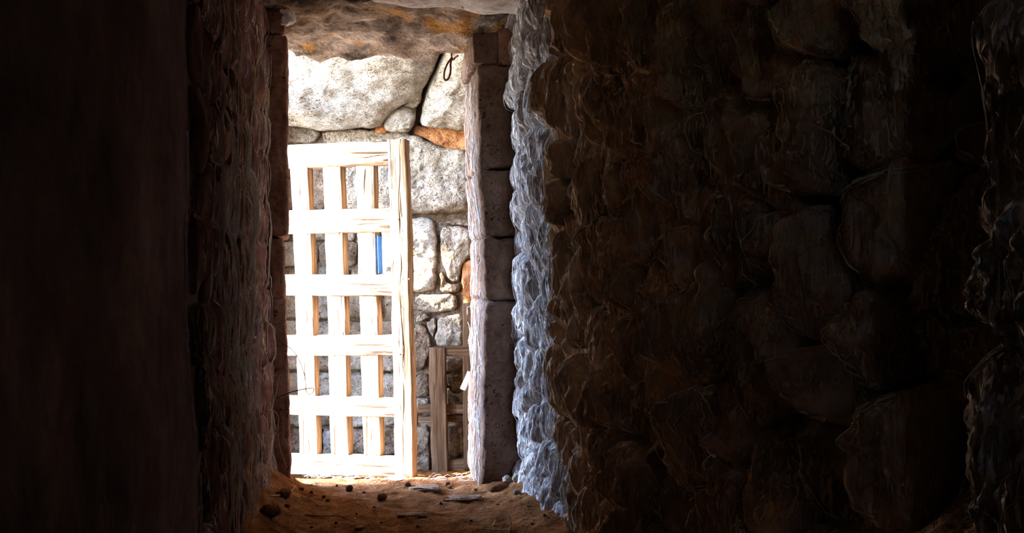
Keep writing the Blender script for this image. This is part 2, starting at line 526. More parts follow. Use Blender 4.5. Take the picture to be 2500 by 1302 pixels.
def voronoi_cells(x0, x1, y0, y1, dx, dy, jit=0.36, seed=1, keep=None):
    r = np.random.default_rng(seed)
    nx = max(1, int(round((x1 - x0) / dx))); ny = max(1, int(round((y1 - y0) / dy)))
    pts = []
    for j in range(-1, ny + 1):
        for i in range(-1, nx + 1):
            ox = 0.5 if j % 2 else 0.0
            pts.append((x0 + (i + 0.5 + ox * 0.8 - 0.2 + r.uniform(-jit, jit)) * (x1 - x0) / nx, y0 + (j + 0.5 + r.uniform(-jit, jit)) * (y1 - y0) / ny))
    pts = np.array(pts)
    cells = []
    sx, sy = dx, dy
    for k, p in enumerate(pts):
        if not (x0 - 0.2 * dx <= p[0] <= x1 + 0.2 * dx and y0 <= p[1] <= y1): continue
        poly = [(p[0] - 3 * dx, p[1] - 3 * dy), (p[0] + 3 * dx, p[1] - 3 * dy), (p[0] + 3 * dx, p[1] + 3 * dy), (p[0] - 3 * dx, p[1] + 3 * dy)]
        d = pts - p
        near = np.argsort((d[:, 0] / sx) ** 2 + (d[:, 1] / sy) ** 2)[1:16]
        for q in near:
            # bisector in stretched space
            m = (pts[q] + p) / 2; nrm = (pts[q] - p) / np.array([sx * sx, sy * sy])
            out = []
            L = len(poly)
            for i in range(L):
                a, b = np.array(poly[i]), np.array(poly[(i + 1) % L])
                da, db = (a - m) @ nrm, (b - m) @ nrm
                if da <= 0: out.append(tuple(a))
                if da * db < 0:
                    tt = da / (da - db); out.append(tuple(a + (b - a) * tt))
            poly = out
            if len(poly) < 3: break
        if len(poly) >= 3:
            P = np.array(poly); P[:, 0] = np.clip(P[:, 0], x0 - 0.01, x1 + 0.01); P[:, 1] = np.clip(P[:, 1], y0 - 0.02, y1 + 0.02)
            cells.append(P)
    return cells

def shrink(P, g):
    P = np.asarray(P, float); c = P.mean(0); d = P - c
    L = np.linalg.norm(d, axis=1, keepdims=True)
    return c + d * np.clip(1 - g / np.maximum(L, 1e-6), 0.3, 1)

def wall_backing(name, W, u0, u1, z0, z1, mat, off=-0.02, amp=0.02, du=0.03, dz=0.03, freq=6, lab=None):
    us = np.linspace(u0, u1, max(2, int((u1 - u0) / du))); zs = np.linspace(z0, z1, max(2, int((z1 - z0) / dz)))
    a, b = np.meshgrid(us, zs, indexing='ij')
    uv = np.stack([a, b], -1)
    w = W.map(uv, a * 0)
    h = off + amp * fbm(w * freq, 4)
    o = mesh_obj(name, W.map(uv, h).reshape(-1, 3), grid_faces(len(us), len(zs)), mat)
    return tag(o, lab, kind='structure')

# right-hand wall: lit end by the doorway, then brown rubble coming towards the camera, then a nearer projection
RW = CurveWall([(0.04, 4.46), (0.10, 3.9), (0.205, 3.34), (0.195, 3.24), (0.295, 2.6), (0.41, 1.95), (0.52, 1.5), (0.69, 1.22), (0.605, 1.06), (0.59, 0.7), (0.59, -1.6)], -1)
wall_right = wall_backing('wall_right', RW, 0, RW.s[-1], -0.1, 2.6, M['mortar'], off=-0.04, lab='rough brown rubble stone wall on the far side from the plaster')
uc = RW.s[2]
ue = RW.s[7] + 0.05
k = 0
rr_ = random.Random(5)
for P in voronoi_cells(0.0, uc, 0.02, 2.42, 0.15, 0.19, jit=0.45, seed=4):
    k += 1
    stone('stone', shrink(P, 0.004), RW.map, M['web_stone'], wall_right, bulge=rr_.uniform(0.02, 0.045), skirt=0.08, amp=0.024, freq=11, n=52, rings=18, ridge=0.5, gain=0.45,
          stretch=(1, 1, 0.45), seed=k * 3.1, tilt=(rr_.uniform(-.2, .2), rr_.uniform(-.15, .15)), off=rr_.uniform(-.02, .015))
BROWN = []
for P in voronoi_cells(uc + 0.02, ue, 0.05, 2.42, 0.165, 0.20, jit=0.47, seed=9):
    k += 1
    BROWN.append(np.array(P))
    stone('stone', shrink(P, 0.008), RW.map, M['room_stone'], wall_right, bulge=rr_.uniform(0.02, 0.065), skirt=0.09, amp=0.034, freq=(8 if P[:, 0].mean() < 1.9 + uc - 1.1 else 11), n=84, rings=30, ridge=(0.45 if P[:, 0].mean() < 1.9 + uc - 1.1 else 0.75), gain=0.44, ex=5.0, wob=0.022,
          stretch=(1, 1, 0.48), seed=k * 2.7, tilt=(rr_.uniform(-.5, .2), rr_.uniform(-.25, .3)), oct=5, off=rr_.uniform(-.035, .03))
for P in voronoi_cells(RW.s[7] + 0.1, RW.s[8] + 0.5, 0.2, 2.2, 0.2, 0.24, jit=0.42, seed=21):
    k += 1
    stone('stone', shrink(P, 0.006), RW.map, M['web_stone'], wall_right, bulge=rr_.uniform(0.03, 0.06), skirt=0.08, amp=0.026, freq=12, n=64, rings=20, ridge=0.7,
          stretch=(1, 1, 0.5), seed=k * 2.3, oct=5)

# left-hand wall: rough webbed stones by the doorway, dark plaster nearer the camera
LW = CurveWall([(-1.216, 4.46), (-0.38 - 0.19 * 2.0, 2.0), (-0.38, 0.0), (-0.12, -1.6)], 1)
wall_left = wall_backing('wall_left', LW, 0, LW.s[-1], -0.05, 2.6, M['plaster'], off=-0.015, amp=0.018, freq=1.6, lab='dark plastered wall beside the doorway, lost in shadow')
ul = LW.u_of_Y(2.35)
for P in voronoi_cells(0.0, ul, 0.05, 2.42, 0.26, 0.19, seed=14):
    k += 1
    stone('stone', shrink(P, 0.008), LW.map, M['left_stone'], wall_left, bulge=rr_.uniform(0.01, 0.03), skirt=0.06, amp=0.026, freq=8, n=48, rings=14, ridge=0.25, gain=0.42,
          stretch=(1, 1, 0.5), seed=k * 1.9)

# the wall behind the camera and the ceiling of the passage
rear = empty('wall_rear', (0, -1.6, 0)); tag(rear, 'dark stone wall with a small window hole at the inner end', kind='structure')
adopt(rear, *[block('wall_stone', boxc(*q), M['mortar'], n=8, rnd=0.02) for q in (
    (-0.9, 0.17, -1.75, -1.6, -0.1, 2.7), (0.28, 1.0, -1.75, -1.6, -0.1, 2.7), (0.17, 0.28, -1.75, -1.6, -0.1, 1.6), (0.17, 0.28, -1.75, -1.6, 1.71, 2.7))])
ceil = tag(block('ceiling', boxc(-1.9, 1.1, -1.7, 4.36, 2.42, 2.75), M['roof'], n=40, rnd=0.05, amp=0.02, freq=3), 'dark stone ceiling over the passage', kind='structure')

# ------------------------------------------------------------------ the doorway: jamb stones, lintel, slabs
door = empty('door_1', (-0.62, DY, 0.0)); tag(door, 'rough stone doorway opening from the dark passage to daylight', kind='structure')
parts = []
def jamb_block(pxl, pxr, pyt, pyb, xb_l, xb_r, mat, seed, y0=DY, rnd=0.07, amp=0.012, name='jamb_stone', y1=DB, n=44):
    """pxl/pxr: front edges at (top, bottom); xb: how far the back edges sit from the front ones in metres"""
    C = np.zeros((2, 2, 2, 3))
    for a, (pt, pb, xb) in enumerate(((pxl[0], pxl[1], xb_l), (pxr[0], pxr[1], xb_r))):
        for cz, (p, yy) in enumerate(((pb, pyb[a]), (pt, pyt[a]))):
            f = U(p, yy, y0)
            C[a, 0, cz] = f
            C[a, 1, cz] = (f[0] + xb, y1, f[2])
    o = block(name, C.reshape(8, 3), mat, n=n, rnd=rnd, amp=amp, freq=9, seed=seed, oct=5, ridge=0.25, stretch=(1, 1, 0.7))
    parts.append(o)
    return o
# left side
jamb_block((560, 560), (700, 697), (-20, -20), (76, 78), 0, -0.07, M['jamb_red'], 1.0, y1=DBL)
jamb_block((560, 560), (703, 703), (80, 84), (575, 577), 0, -0.07, M['jamb_red'], 2.0, y1=DBL)
jamb_block((560, 560), (693, 697), (580, 581), (726, 728), 0, -0.08, M['jamb_red'], 3.0, y1=DBL)
jamb_block((560, 580), (699, 714), (731, 731), (1215, 1215), 0, -0.08, M['jamb_red'], 4.0, y1=DBL)
# right side
jamb_block((1157, 1158), (1212, 1214), (84, 80), (153, 155), -0.09, 0, M['jamb'], 5.0)
jamb_block((1216, 1216), (1330, 1330), (72, 60), (158, 160), -0.09, 0, M['jamb_red'], 6.0)
jamb_block((1243, 1240), (1330, 1330), (38, 30), (68, 62), -0.05, 0, M['jamb_red'], 7.0)
jamb_block((1165, 1168), (1335, 1335), (158, 160), (412, 410), -0.09, 0, M['jamb'], 8.0)
jamb_block((1168, 1180), (1335, 1335), (416, 414), (577, 577), -0.09, 0, M['jamb'], 9.0)
jamb_block((1182, 1183), (1335, 1335), (582, 582), (732, 732), -0.09, 0, M['jamb'], 10.0)
jamb_block((1182, 1173), (1345, 1345), (737, 737), (1200, 1200), -0.09, 0, M['jamb'], 11.0)
# lintel and the slabs above
C = np.zeros((2, 2, 2, 3))
for a, pf in enumerate((640, 1290)):
    fx = U(pf, 74, DY)[0]
    for zz in (0, 1):
        C[a, 0, zz] = (fx, 4.28, (2.375 if zz == 0 else 2.75))
        C[a, 1, zz] = (fx, DB + 0.03, (2.262 if zz == 0 else 2.75))
parts.append(block('lintel', C.reshape(8, 3), M['lintel'], n=60, rnd=0.08, amp=0.03, freq=7, seed=20, oct=5))
adopt(door, *parts)
# near roof slab whose rounded underside shows at the very top
xa, xb = U(880, 20, 4.1)[0], U(1340, 20, 4.1)[0]
rs = block('roof_slab', [(xa, 3.3, 2.36), (xa, 3.3, 2.6), (xa, 4.25, 2.335), (xa, 4.25, 2.6), (xb, 3.3, 2.25), (xb, 3.3, 2.6), (xb, 4.27, 2.262), (xb, 4.27, 2.6)], M['roof'], n=34, rnd=0.3, amp=0.02, freq=4, seed=31)
adopt(ceil, rs)

# ------------------------------------------------------------------ outside: walls round the entrance court
def struct_block(name, c, mat, lab, **kw):
    return tag(block(name, c, mat, **kw), lab, kind='structure')
# thickness of the wall beside the doorway (its end faces the entrance gap)
struct_block('wall_outer', [(-1.62, 2.8, -0.4), (-1.62, 2.8, 2.8), (-1.58, 4.60, -0.4), (-1.58, 4.60, 2.8), (-1.20, 2.8, -0.4), (-1.20, 2.8, 2.8), (-1.30, 4.62, -0.4), (-1.30, 4.62, 2.8)],
             M['pale'], 'thick outer stone wall beside the entrance gap', n=20, rnd=0.05, amp=0.02)
struct_block('wall_court', boxc(0.12, 0.6, 4.9, 6.9, -0.7, 2.8), M['back_dark'], 'stone side wall of the little entrance court', n=20, rnd=0.05, amp=0.03)

BACK = Plane((-0.8, BY, 1.0), (0, -1, 0))
wb = Plane((-0.8, BY, 1.0), (0, -1, 0))
us = np.linspace(-1.6, 1.6, 100); vs = np.linspace(-1.6, 1.8, 100)
a, b = np.meshgrid(us, vs, indexing='ij')
uv = np.stack([a, b], -1)
h = -0.02 + 0.02 * fbm(np.stack([a * 6, b * 6, a * 0], -1), 4)
wall_back = mesh_obj('wall_back', BACK.map(uv, h).reshape(-1, 3), grid_faces(100, 100), M['back_dark'])
tag(wall_back, 'pale stone wall of rough blocks behind the gate', kind='structure')

# hinge-side wall of the court, left of the view, with a small gap that lets a patch of sun through
HX0, HX1 = -1.86, -1.70
hinge = empty('wall_hinge', (HX1, 6.2, 0)); tag(hinge, 'stone wall the gate hangs from, behind the jamb', kind='structure')
HTOP = 2.72
GY0, GY1, GZ0, GZ1 = 6.08, 6.34, 1.62, 2.22
hp = [block('wall_stone', boxc(HX0, HX1, 5.62, GY0, -0.6, 2.36), M['pale'], n=12, rnd=0.06),
      block('wall_stone', boxc(HX0, HX1, GY1, 6.95, -0.6, HTOP), M['pale'], n=12, rnd=0.06),
      block('wall_stone', boxc(HX0, HX1, GY0, GY1, -0.6, GZ0), M['pale'], n=12, rnd=0.06),
      block('wall_stone', boxc(HX0, HX1, GY0, GY1, GZ1, HTOP), M['pale'], n=12, rnd=0.06)]
adopt(hinge, *hp)

struct_block('sun_shade_block', boxc(-1.72, -1.52, 4.45, 5.14, 2.16, 2.76), M['pale'], 'unseen block added over the entrance gap to shade the gate top', n=12, rnd=0.1, amp=0.02)  # added out of view to keep the sun off the upper gate stile
# unseen slab added over the court to cut skylight, left open towards the entrance gap
struct_block('sky_shade_slab', boxc(-2.0, 0.7, 4.98, 7.0, 2.75, 3.0), M['roof'], 'unseen slab added over the entrance court to hold back skylight', n=16, rnd=0.1, amp=0.02)

# stones of the wall behind the gate
def bstone(pix, mat, bulge=0.04, amp=0.016, seed=0.0, plane=BACK, **kw):
    P = np.array([plane.uv(*p) for p in pix])
    kw.setdefault('n', 64); kw.setdefault('rings', 16)
    kw.setdefault('skirt', 0.05)
    return stone('stone', P, plane.map, mat, wall_back, bulge=bulge, amp=amp, seed=seed, chk=1, q=0.13, wob=kw.pop('wob', 0.010), ex=kw.pop('ex', 9.0), ridge=kw.pop('ridge', 0.5), oct=5, **kw)

bstone([(690, 306), (768, 312), (783, 326), (775, 346), (690, 356)], M['pale'], seed=1)
bstone([(787, 322), (840, 315), (932, 319), (1000, 323), (1006, 345), (900, 352), (790, 352)], M['pale'], seed=2)
bstone([(1012, 308), (1060, 306), (1145, 318), (1145, 372), (1100, 366), (1060, 352), (1012, 326)], M['clay'], bulge=0.03, amp=0.02, seed=3)
bstone([(905, 350), (1012, 328), (1060, 352), (1075, 360), (1150, 368), (1150, 512), (1105, 522), (1010, 524), (905, 520)], M['pale'], bulge=0.10, amp=0.022, seed=4, n=90, rings=26)
bstone([(690, 360), (800, 356), (800, 515), (690, 518)], M['back_dark'], seed=5)
bstone([(806, 356), (900, 354), (900, 518), (806, 512)], M['pale'], seed=6)
bstone([(1088, 540), (1120, 534), (1150, 536), (1150, 552), (1110, 548), (1088, 548)], M['back_dark'], seed=7, bulge=0.02)
bstone([(930, 530), (1060, 532), (1066, 600), (1066, 680), (1060, 712), (930, 716)], M['pale_slab'], seed=8, amp=0.02)
bstone([(1074, 556), (1110, 552), (1150, 560), (1150, 620), (1126, 650), (1120, 690), (1098, 688), (1078, 640)], M['pale'], seed=9, amp=0.02)
bstone([(1076, 660), (1094, 692), (1120, 696), (1120, 716), (1074, 714)], M['back_dark'], seed=10)
bstone([(1128, 640), (1160, 630), (1160, 745), (1128, 742)], M['clay'], seed=11, bulge=0.02)
bstone([(1015, 720), (1112, 716), (1114, 756), (1062, 766), (1015, 758)], M['pale'], seed=12, amp=0.016)
bstone([(1015, 772), (1040, 764), (1054, 772), (1028, 786), (1015, 786)], M['pale'], seed=13)
bstone([(1040, 790), (1062, 772), (1064, 800), (1058, 826), (1048, 810)], M['pale'], seed=14)
bstone([(1068, 772), (1130, 766), (1132, 846), (1066, 846), (1064, 820)], M['pale'], seed=15, amp=0.016)
bstone([(1010, 792), (1036, 794), (1052, 826), (1054, 850), (1032, 905), (1010, 905)], M['back_dark'], seed=16)
bstone([(1088, 876), (1130, 874), (1132, 902), (1090, 908)], M['back_dark'], seed=17)
bstone([(1090, 914), (1132, 908), (1132, 950), (1110, 958), (1090, 936)], M['back_dark'], seed=18)
bstone([(1090, 944), (1110, 962), (1130, 958), (1130, 988), (1090, 988)], M['pale'], seed=19)
bstone([(1016, 915), (1048, 910), (1048, 968), (1016, 968)], M['back_dark'], seed=20)
bstone([(1014, 972), (1048, 972), (1048, 1004), (1014, 1004)], M['pale'], seed=21)
bstone([(1010, 1040), (1050, 1040), (1050, 1180), (1010, 1180)], M['back_dark'], seed=22)
bstone([(1088, 1040), (1132, 1040), (1132, 1122), (1088, 1122)], M['pale'], seed=23)
bstone([(1058, 874), (1084, 874), (1084, 1000), (1058, 1000)], M['back_dark'], seed=24)
# coursed stones seen through the gaps of the gate
y = 524
kk = 30
for hh in (66, 62, 58, 70, 60, 66, 72, 64, 70, 75):
    x = 600 - random.uniform(0, 40)
    while x < 1006:
        w = random.uniform(55, 120)
        x2 = min(x + w, 1008)
        if not (y < 716 and x2 > 930):
            j = lambda: random.uniform(-5, 5)
            bstone([(x + 2 + j(), y + 2 + j()), (x2 - 2, y + 2 + j()), (x2 - 2 + j() * .3, y + hh - 2), (x + 2, y + hh - 2 + j())], random.choice([M['pale'], M['back_dark'], M['pale']]), seed=kk, bulge=random.uniform(0.03, 0.08), n=44, rings=12)
        elif x < 920:
            bstone([(x + 2, y + 2), (926, y + 2), (926, y + hh - 2), (x + 2, y + hh - 2)], M['pale'], seed=kk, n=44, rings=12)
        kk += 1
        x = x2
    y += hh

# roof slabs leaning out over the court
SL = Plane(U(900, 312, BY - 0.08), (0.0, -0.72, -0.69))
def slab(pix, mat, seed, bulge=0.14, **kw):
    P = np.array([SL.uv(*p) for p in pix])
    return stone('roof_stone', P, SL.map, mat, None, bulge=bulge, amp=0.02, freq=8, seed=seed, n=110, rings=34, skirt=0.25, chk=1, wob=0.008, ex=3.2, oct=5, **kw)
roof = empty('roof_court', (-0.8, BY, 2.2)); tag(roof, 'pale stone slabs roofing the far side of the court', kind='structure')
sl = [slab([(560, 40), (900, 20), (1075, 60), (1078, 130), (1040, 205), (1024, 236), (978, 254), (948, 278), (932, 308), (880, 306), (790, 316), (765, 312), (690, 298), (560, 290)], M['pale_slab'], 2.0),
      slab([(1095, 60), (1240, 60), (1240, 320), (1145, 314), (1062, 306), (1030, 300), (1026, 296), (1040, 225), (1082, 140)], M['pale_slab'], 5.0),
      slab([(938, 292), (962, 266), (985, 260), (1014, 268), (1014, 300), (1000, 320), (956, 322), (940, 312)], M['pale_slab'], 7.0, bulge=0.06),
      slab([(984, 256), (1006, 236), (1030, 216), (1028, 240), (1016, 262), (990, 258)], M['pale'], 8.0, bulge=0.06)]
adopt(roof, *sl)
cl = stone('clay_filling', np.array([SL.uv(*p) for p in [(915, 312), (940, 306), (952, 322), (918, 322)]]), SL.map, M['clay'], None, bulge=0.03, skirt=0.1)
adopt(roof, cl)

# ------------------------------------------------------------------ the gate
GA = math.radians(13.2)
GN = (-math.sin(GA), -math.cos(GA), 0)
GATE = Plane(U(1000, 700, 5.30), GN)

def beam(name, p0, p1, wid, dep, front_n, mat, parent, seed=0.0, wob=0.004, seg=36, back=0.0, edge=0.014, taper=0.0, wear=0.0):
    """a squared timber: p0, p1 are the ends of the centre line of its front face; object axis z runs along the timber"""
    p0 = np.array(p0, float); p1 = np.array(p1, float); L = np.linalg.norm(p1 - p0); t = (p1 - p0) / L
    nrm = np.array(front_n, float); nrm = nrm - t * (nrm @ t); nrm /= np.linalg.norm(nrm)
    w = np.cross(t, nrm)
    hw = wid / 2; e = edge
    sec = []
    for (sx, sy, a0) in ((1, 0, 0), (1, 1, 90), (-1, 1, 180), (-1, 0, 270)):
        pass
    corners = [(hw, 0), (hw, -dep), (-hw, -dep), (-hw, 0)]
    ctr = [(hw - e, -e), (hw - e, -dep + e), (-hw + e, -dep + e), (-hw + e, -e)]
    angs = [(90, 0), (0, -90), (-90, -180), (180, 90)]
    for (cx, cy), (a0, a1) in zip(ctr, angs):
        for f in (0, 0.5, 1):
            a = math.radians(a0 + (a1 - a0) * f); sec.append((cx + e * math.cos(a), cy + e * math.sin(a)))
        pass
    # extra points on the front face
    S = []
    for i in range(len(sec)):
        S.append(sec[i])
        q = sec[(i + 1) % len(sec)]
        if math.dist(sec[i], q) > 0.03:
            S.append(tuple(np.array(sec[i]) * 2 / 3 + np.array(q) / 3)); S.append(tuple(np.array(sec[i]) / 3 + np.array(q) * 2 / 3))
    S = np.array(S); m = len(S)
    zz = np.linspace(0, L, seg)
    V = np.zeros((seg, m, 3))
    q = np.zeros((seg, m, 3)); q[..., 0] = S[None, :, 0] * 25; q[..., 1] = S[None, :, 1] * 25; q[..., 2] = zz[:, None] * 5 + seed * 3.7
    d1 = fbm(q, 3) * wob; d2 = fbm(q + 50, 3) * wob
    bow = fbm(np.stack([zz * 1.3 + seed, zz * 0 + seed, zz * 0], -1), 2) * wob * 1.5
    k = 1 - taper * (zz / L)
    V[..., 0] = S[None, :, 0] * k[:, None] + d1 + bow[:, None]
    V[..., 1] = S[None, :, 1] + d2 - back
    V[..., 2] = zz[:, None] + (fbm(q * 2 + 7, 2) * wob * 0.6)
    f = grid_faces(seg, m, True)
    f = [tuple(reversed(x)) for x in f]
    f.append(tuple(range(m))); f.append(tuple(range((seg - 1) * m, seg * m))[::-1])
    me = bpy.data.meshes.new(name)
    me.from_pydata(V.reshape(-1, 3).tolist(), [], f)
    me.polygons.foreach_set('use_smooth', [True] * len(me.polygons))
    me.materials.append(mat); me.update()
    o = bpy.data.objects.new(name, me); COL.objects.link(o)
    mw = Matrix(((w[0], nrm[0], t[0], p0[0]), (w[1], nrm[1], t[1], p0[1]), (w[2], nrm[2], t[2], p0[2]), (0, 0, 0, 1)))
    if parent is not None:
        o.parent = parent
        o.matrix_local = Matrix.Translation(-Vector(parent.location)) @ mw
    else:
        o.matrix_world = mw
    o.data.polygons.foreach_set('use_smooth', [True] * len(o.data.polygons))
    return o

g0 = GATE.hit(985, 1166)
gate = empty('wooden_gate', tuple(g0))
tag(gate, 'weathered pale wooden lattice gate standing open in the sunlit court', 'gate')
def ghit(px, py): return GATE.hit(px, py)
rails = [((707, 354, 409.5), (947, 342, 404)), ((702, 514, 572), (950, 507.5, 566)), ((698, 671, 724), (956, 671, 722)),
         ((703, 820, 869), (959, 819, 869)), ((716, 968, 1015), (961.5, 973.5, 1020.7)), ((717, 1110, 1160), (963, 1116.7, 1166))]
for i, (l, r) in enumerate(rails):
    a = (ghit(l[0], l[1]) + ghit(l[0], l[2])) / 2; b = (ghit(r[0], r[1]) + ghit(r[0], r[2])) / 2
    wid = (np.linalg.norm(ghit(l[0], l[1]) - ghit(l[0], l[2])) + np.linalg.norm(ghit(r[0], r[1]) - ghit(r[0], r[2]))) / 2
    d = (a - b) / np.linalg.norm(a - b)
    a2 = a + d * 0.22
    b2 = b + (b - a) / np.linalg.norm(b - a) * 0.015
    beam('rail', a2, b2, wid, 0.055, GN, M['wood'], gate, seed=i + 1.0, back=0.006, edge=0.007, wob=0.0035)
slats = [((727, 400), (750, 1118), 43.5), ((807, 400), (826.5, 1118), 44.0), ((888, 398), (905, 1118), 43.5)]
slat_objs = []
for i, (t, bt, w) in enumerate(slats):
    p1 = ghit(*t); p0 = ghit(*bt)
    wid = np.linalg.norm(ghit(t[0] - w / 2, t[1]) - ghit(t[0] + w / 2, t[1]))
    slat_objs.append(beam('slat', p0, p1, wid, 0.075, GN, M['wood'], gate, seed=i + 11.0, back=0.016, edge=0.006, seg=50))
p1 = (ghit(946.5, 340) + ghit(992, 341)) / 2; p0 = (ghit(964, 1168) + ghit(1010, 1168)) / 2
wid = np.linalg.norm(ghit(947, 341) - ghit(992, 341))
stile = beam('stile', p0, p1, wid, 0.085, GN, M['wood'], gate, seed=21.0, back=-0.006, edge=0.010, seg=60, wob=0.005)
q1 = p1 + (ghit(646, 355) - ghit(970, 341)); q0 = p0 + (ghit(666, 1160) - ghit(987, 1168))
beam('stile', q0, q1, wid, 0.085, GN, M['wood'], gate, seed=22.0, back=-0.006, edge=0.010, seg=60, wob=0.005)
# blue skylight put in as colour on the side of the third slat, between the second and third rails
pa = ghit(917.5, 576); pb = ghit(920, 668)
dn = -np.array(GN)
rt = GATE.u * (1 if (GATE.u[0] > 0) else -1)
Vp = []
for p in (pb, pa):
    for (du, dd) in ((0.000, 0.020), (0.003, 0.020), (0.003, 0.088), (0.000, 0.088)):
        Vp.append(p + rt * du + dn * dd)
pp = mesh_obj('painted_light_patch', Vp, [(0, 1, 5, 4), (1, 2, 6, 5), (2, 3, 7, 6), (3, 0, 4, 7), (0, 3, 2, 1), (4, 5, 6, 7)], M['blue'], smooth=False)
pp['label'] = 'patch of painted-on blue skylight'
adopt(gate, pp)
for i, (px, py) in enumerate(((974, 536), (1000, 682), (978, 865))):
    c = ghit(px, py) + np.array(GN) * 0.008
    mb = MB(); ring = [c + 0.006 * (math.cos(t) * rt + math.sin(t) * np.array([0, 0, 1])) for t in np.linspace(0, 2 * math.pi, 12, endpoint=False)]
    ring2 = [c + np.array(GN) * 0.004 + 0.0042 * (math.cos(t) * rt + math.sin(t) * np.array([0, 0, 1])) for t in np.linspace(0, 2 * math.pi, 12, endpoint=False)]
    nb = mesh_obj('nail', ring + ring2, grid_faces(2, 12, True) + [tuple(range(12, 24))], M['iron'])
    adopt(gate, nb)

# drying cracks along the grain of the gate timbers
for pts in ([(975, 348), (977, 420), (974, 480), (976, 560), (980, 640), (977, 700)], [(977, 705), (979, 760), (984, 830), (984, 900)], [(984, 905), (986, 980), (984, 1060), (987, 1160)],
            [(726, 420), (729, 470), (728, 506)], [(744, 732), (746, 780), (750, 814)], [(751, 1022), (750, 1070), (753, 1108)], [(808, 412), (812, 470), (812, 505)], [(815, 578), (813, 620), (814, 664)],
            [(820, 730), (822, 780), (823, 816)], [(889, 410), (886, 450), (889, 500)], [(900, 880), (904, 920), (902, 964)], [(906, 1024), (904, 1070), (906, 1108)],
            [(880, 386), (915, 380), (944, 378)], [(860, 548), (910, 545), (946, 546)], [(900, 706), (930, 703), (952, 704)], [(915, 846), (940, 847), (956, 846)], [(880, 1140), (920, 1138), (958, 1143)], [(740, 1136), (780, 1139), (830, 1136)]):
    w3 = [ghit(*p) - np.array(GN) * (-0.0065 if pts[0][0] > 970 else 0.0165 if abs(pts[0][0] - pts[-1][0]) < 15 else 0.0065) for p in pts]
    V, f = tube(spline(w3, 20), 0.0030 * np.sin(np.linspace(0.25, math.pi - 0.25, 20)) + 0.0003, 4)
    ck = mesh_obj('crack', V, f, M['old_wood'])
    adopt(gate, ck)

# ------------------------------------------------------------------ old brown wooden frame leaning on the back wall
FP = Plane(U(1090, 1000, 6.38), (0, -1, 0))
fr = empty('old_wooden_frame', tuple(FP.hit(1095, 1160)))
tag(fr, 'old dark brown wooden frame leaning against the wall behind the gate', 'frame')
def fbeam(name, a, b, wpx, dep, seed, back=0.0):
    p0, p1 = FP.hit(*a), FP.hit(*b)
    return beam(name, p0, p1, wpx / F * 6.38, dep, (0, -1, 0), M['old_wood'], fr, seed=seed, back=back, edge=0.008, wob=0.007)
fbeam('post', (1074, 1166), (1066, 850), 40, 0.09, 1)
fbeam('post', (1143, 1150), (1138, 742), 22, 0.09, 2, 0.02)
fbeam('crossbar', (1056, 861), (1150, 860), 24, 0.07, 3, 0.015)
fbeam('crossbar', (1018, 1003), (1150, 1003), 22, 0.06, 4, 0.05)
fbeam('crossbar', (1018, 1030), (1150, 1029), 16, 0.05, 5, 0.09)
fbeam('crossbar', (1090, 1142), (1165, 1140), 32, 0.07, 6, 0.03)
chip = beam('wood_chip', FP.hit(1131, 950), FP.hit(1150, 908), 0.045, 0.02, (0, -1, 0), M['white'], None, seed=3.0, back=-0.05, edge=0.006, seg=10)
tag(chip, 'small white splinter of wood stuck by the old frame', 'wood chip')

# ------------------------------------------------------------------ hanging iron ring
hang = empty('iron_ring', tuple(U(1106, 136, 5.02)))
tag(hang, 'rusty iron ring hanging under the lintel at the corner of the doorway', 'ring')
HY = 5.02
loop = [(1104, 140), (1100, 155), (1100, 172), (1096, 190), (1088, 196), (1084, 190), (1085, 175), (1091, 158), (1099, 146), (1104, 140)]
V, f = tube(spline([U(x, y, HY) for x, y in loop], 40), 0.006, 6); a = mesh_obj('ring', V, f, M['iron'])
V, f = tube(spline([U(x, y, HY + d) for x, y, d in ((1104, 122, 0), (1102, 136, 0.01), (1106, 146, 0.012), (1112, 140, 0), (1118, 136, -0.02))], 24), 0.005, 6); b = mesh_obj('staple', V, f, M['iron'])
adopt(hang, a, b)

# ------------------------------------------------------------------ hanging dusty cobwebs draped over the walls
from mathutils.bvhtree import BVHTree
def bvh_of(obj_name, back):
    Vs, Fs, kk_ = [], [], 0
    for (v, f) in CACHE[obj_name]:
        Vs.append(v); Fs += [tuple(i + kk_ for i in q) for q in f]; kk_ += len(v)
    me = back.data
    Vb = np.array([p.co[:] for p in me.vertices]); Vs.append(Vb); Fs += [tuple(i + kk_ for i in p.vertices) for p in me.polygons]
    return BVHTree.FromPolygons(np.vstack(Vs).tolist(), Fs)

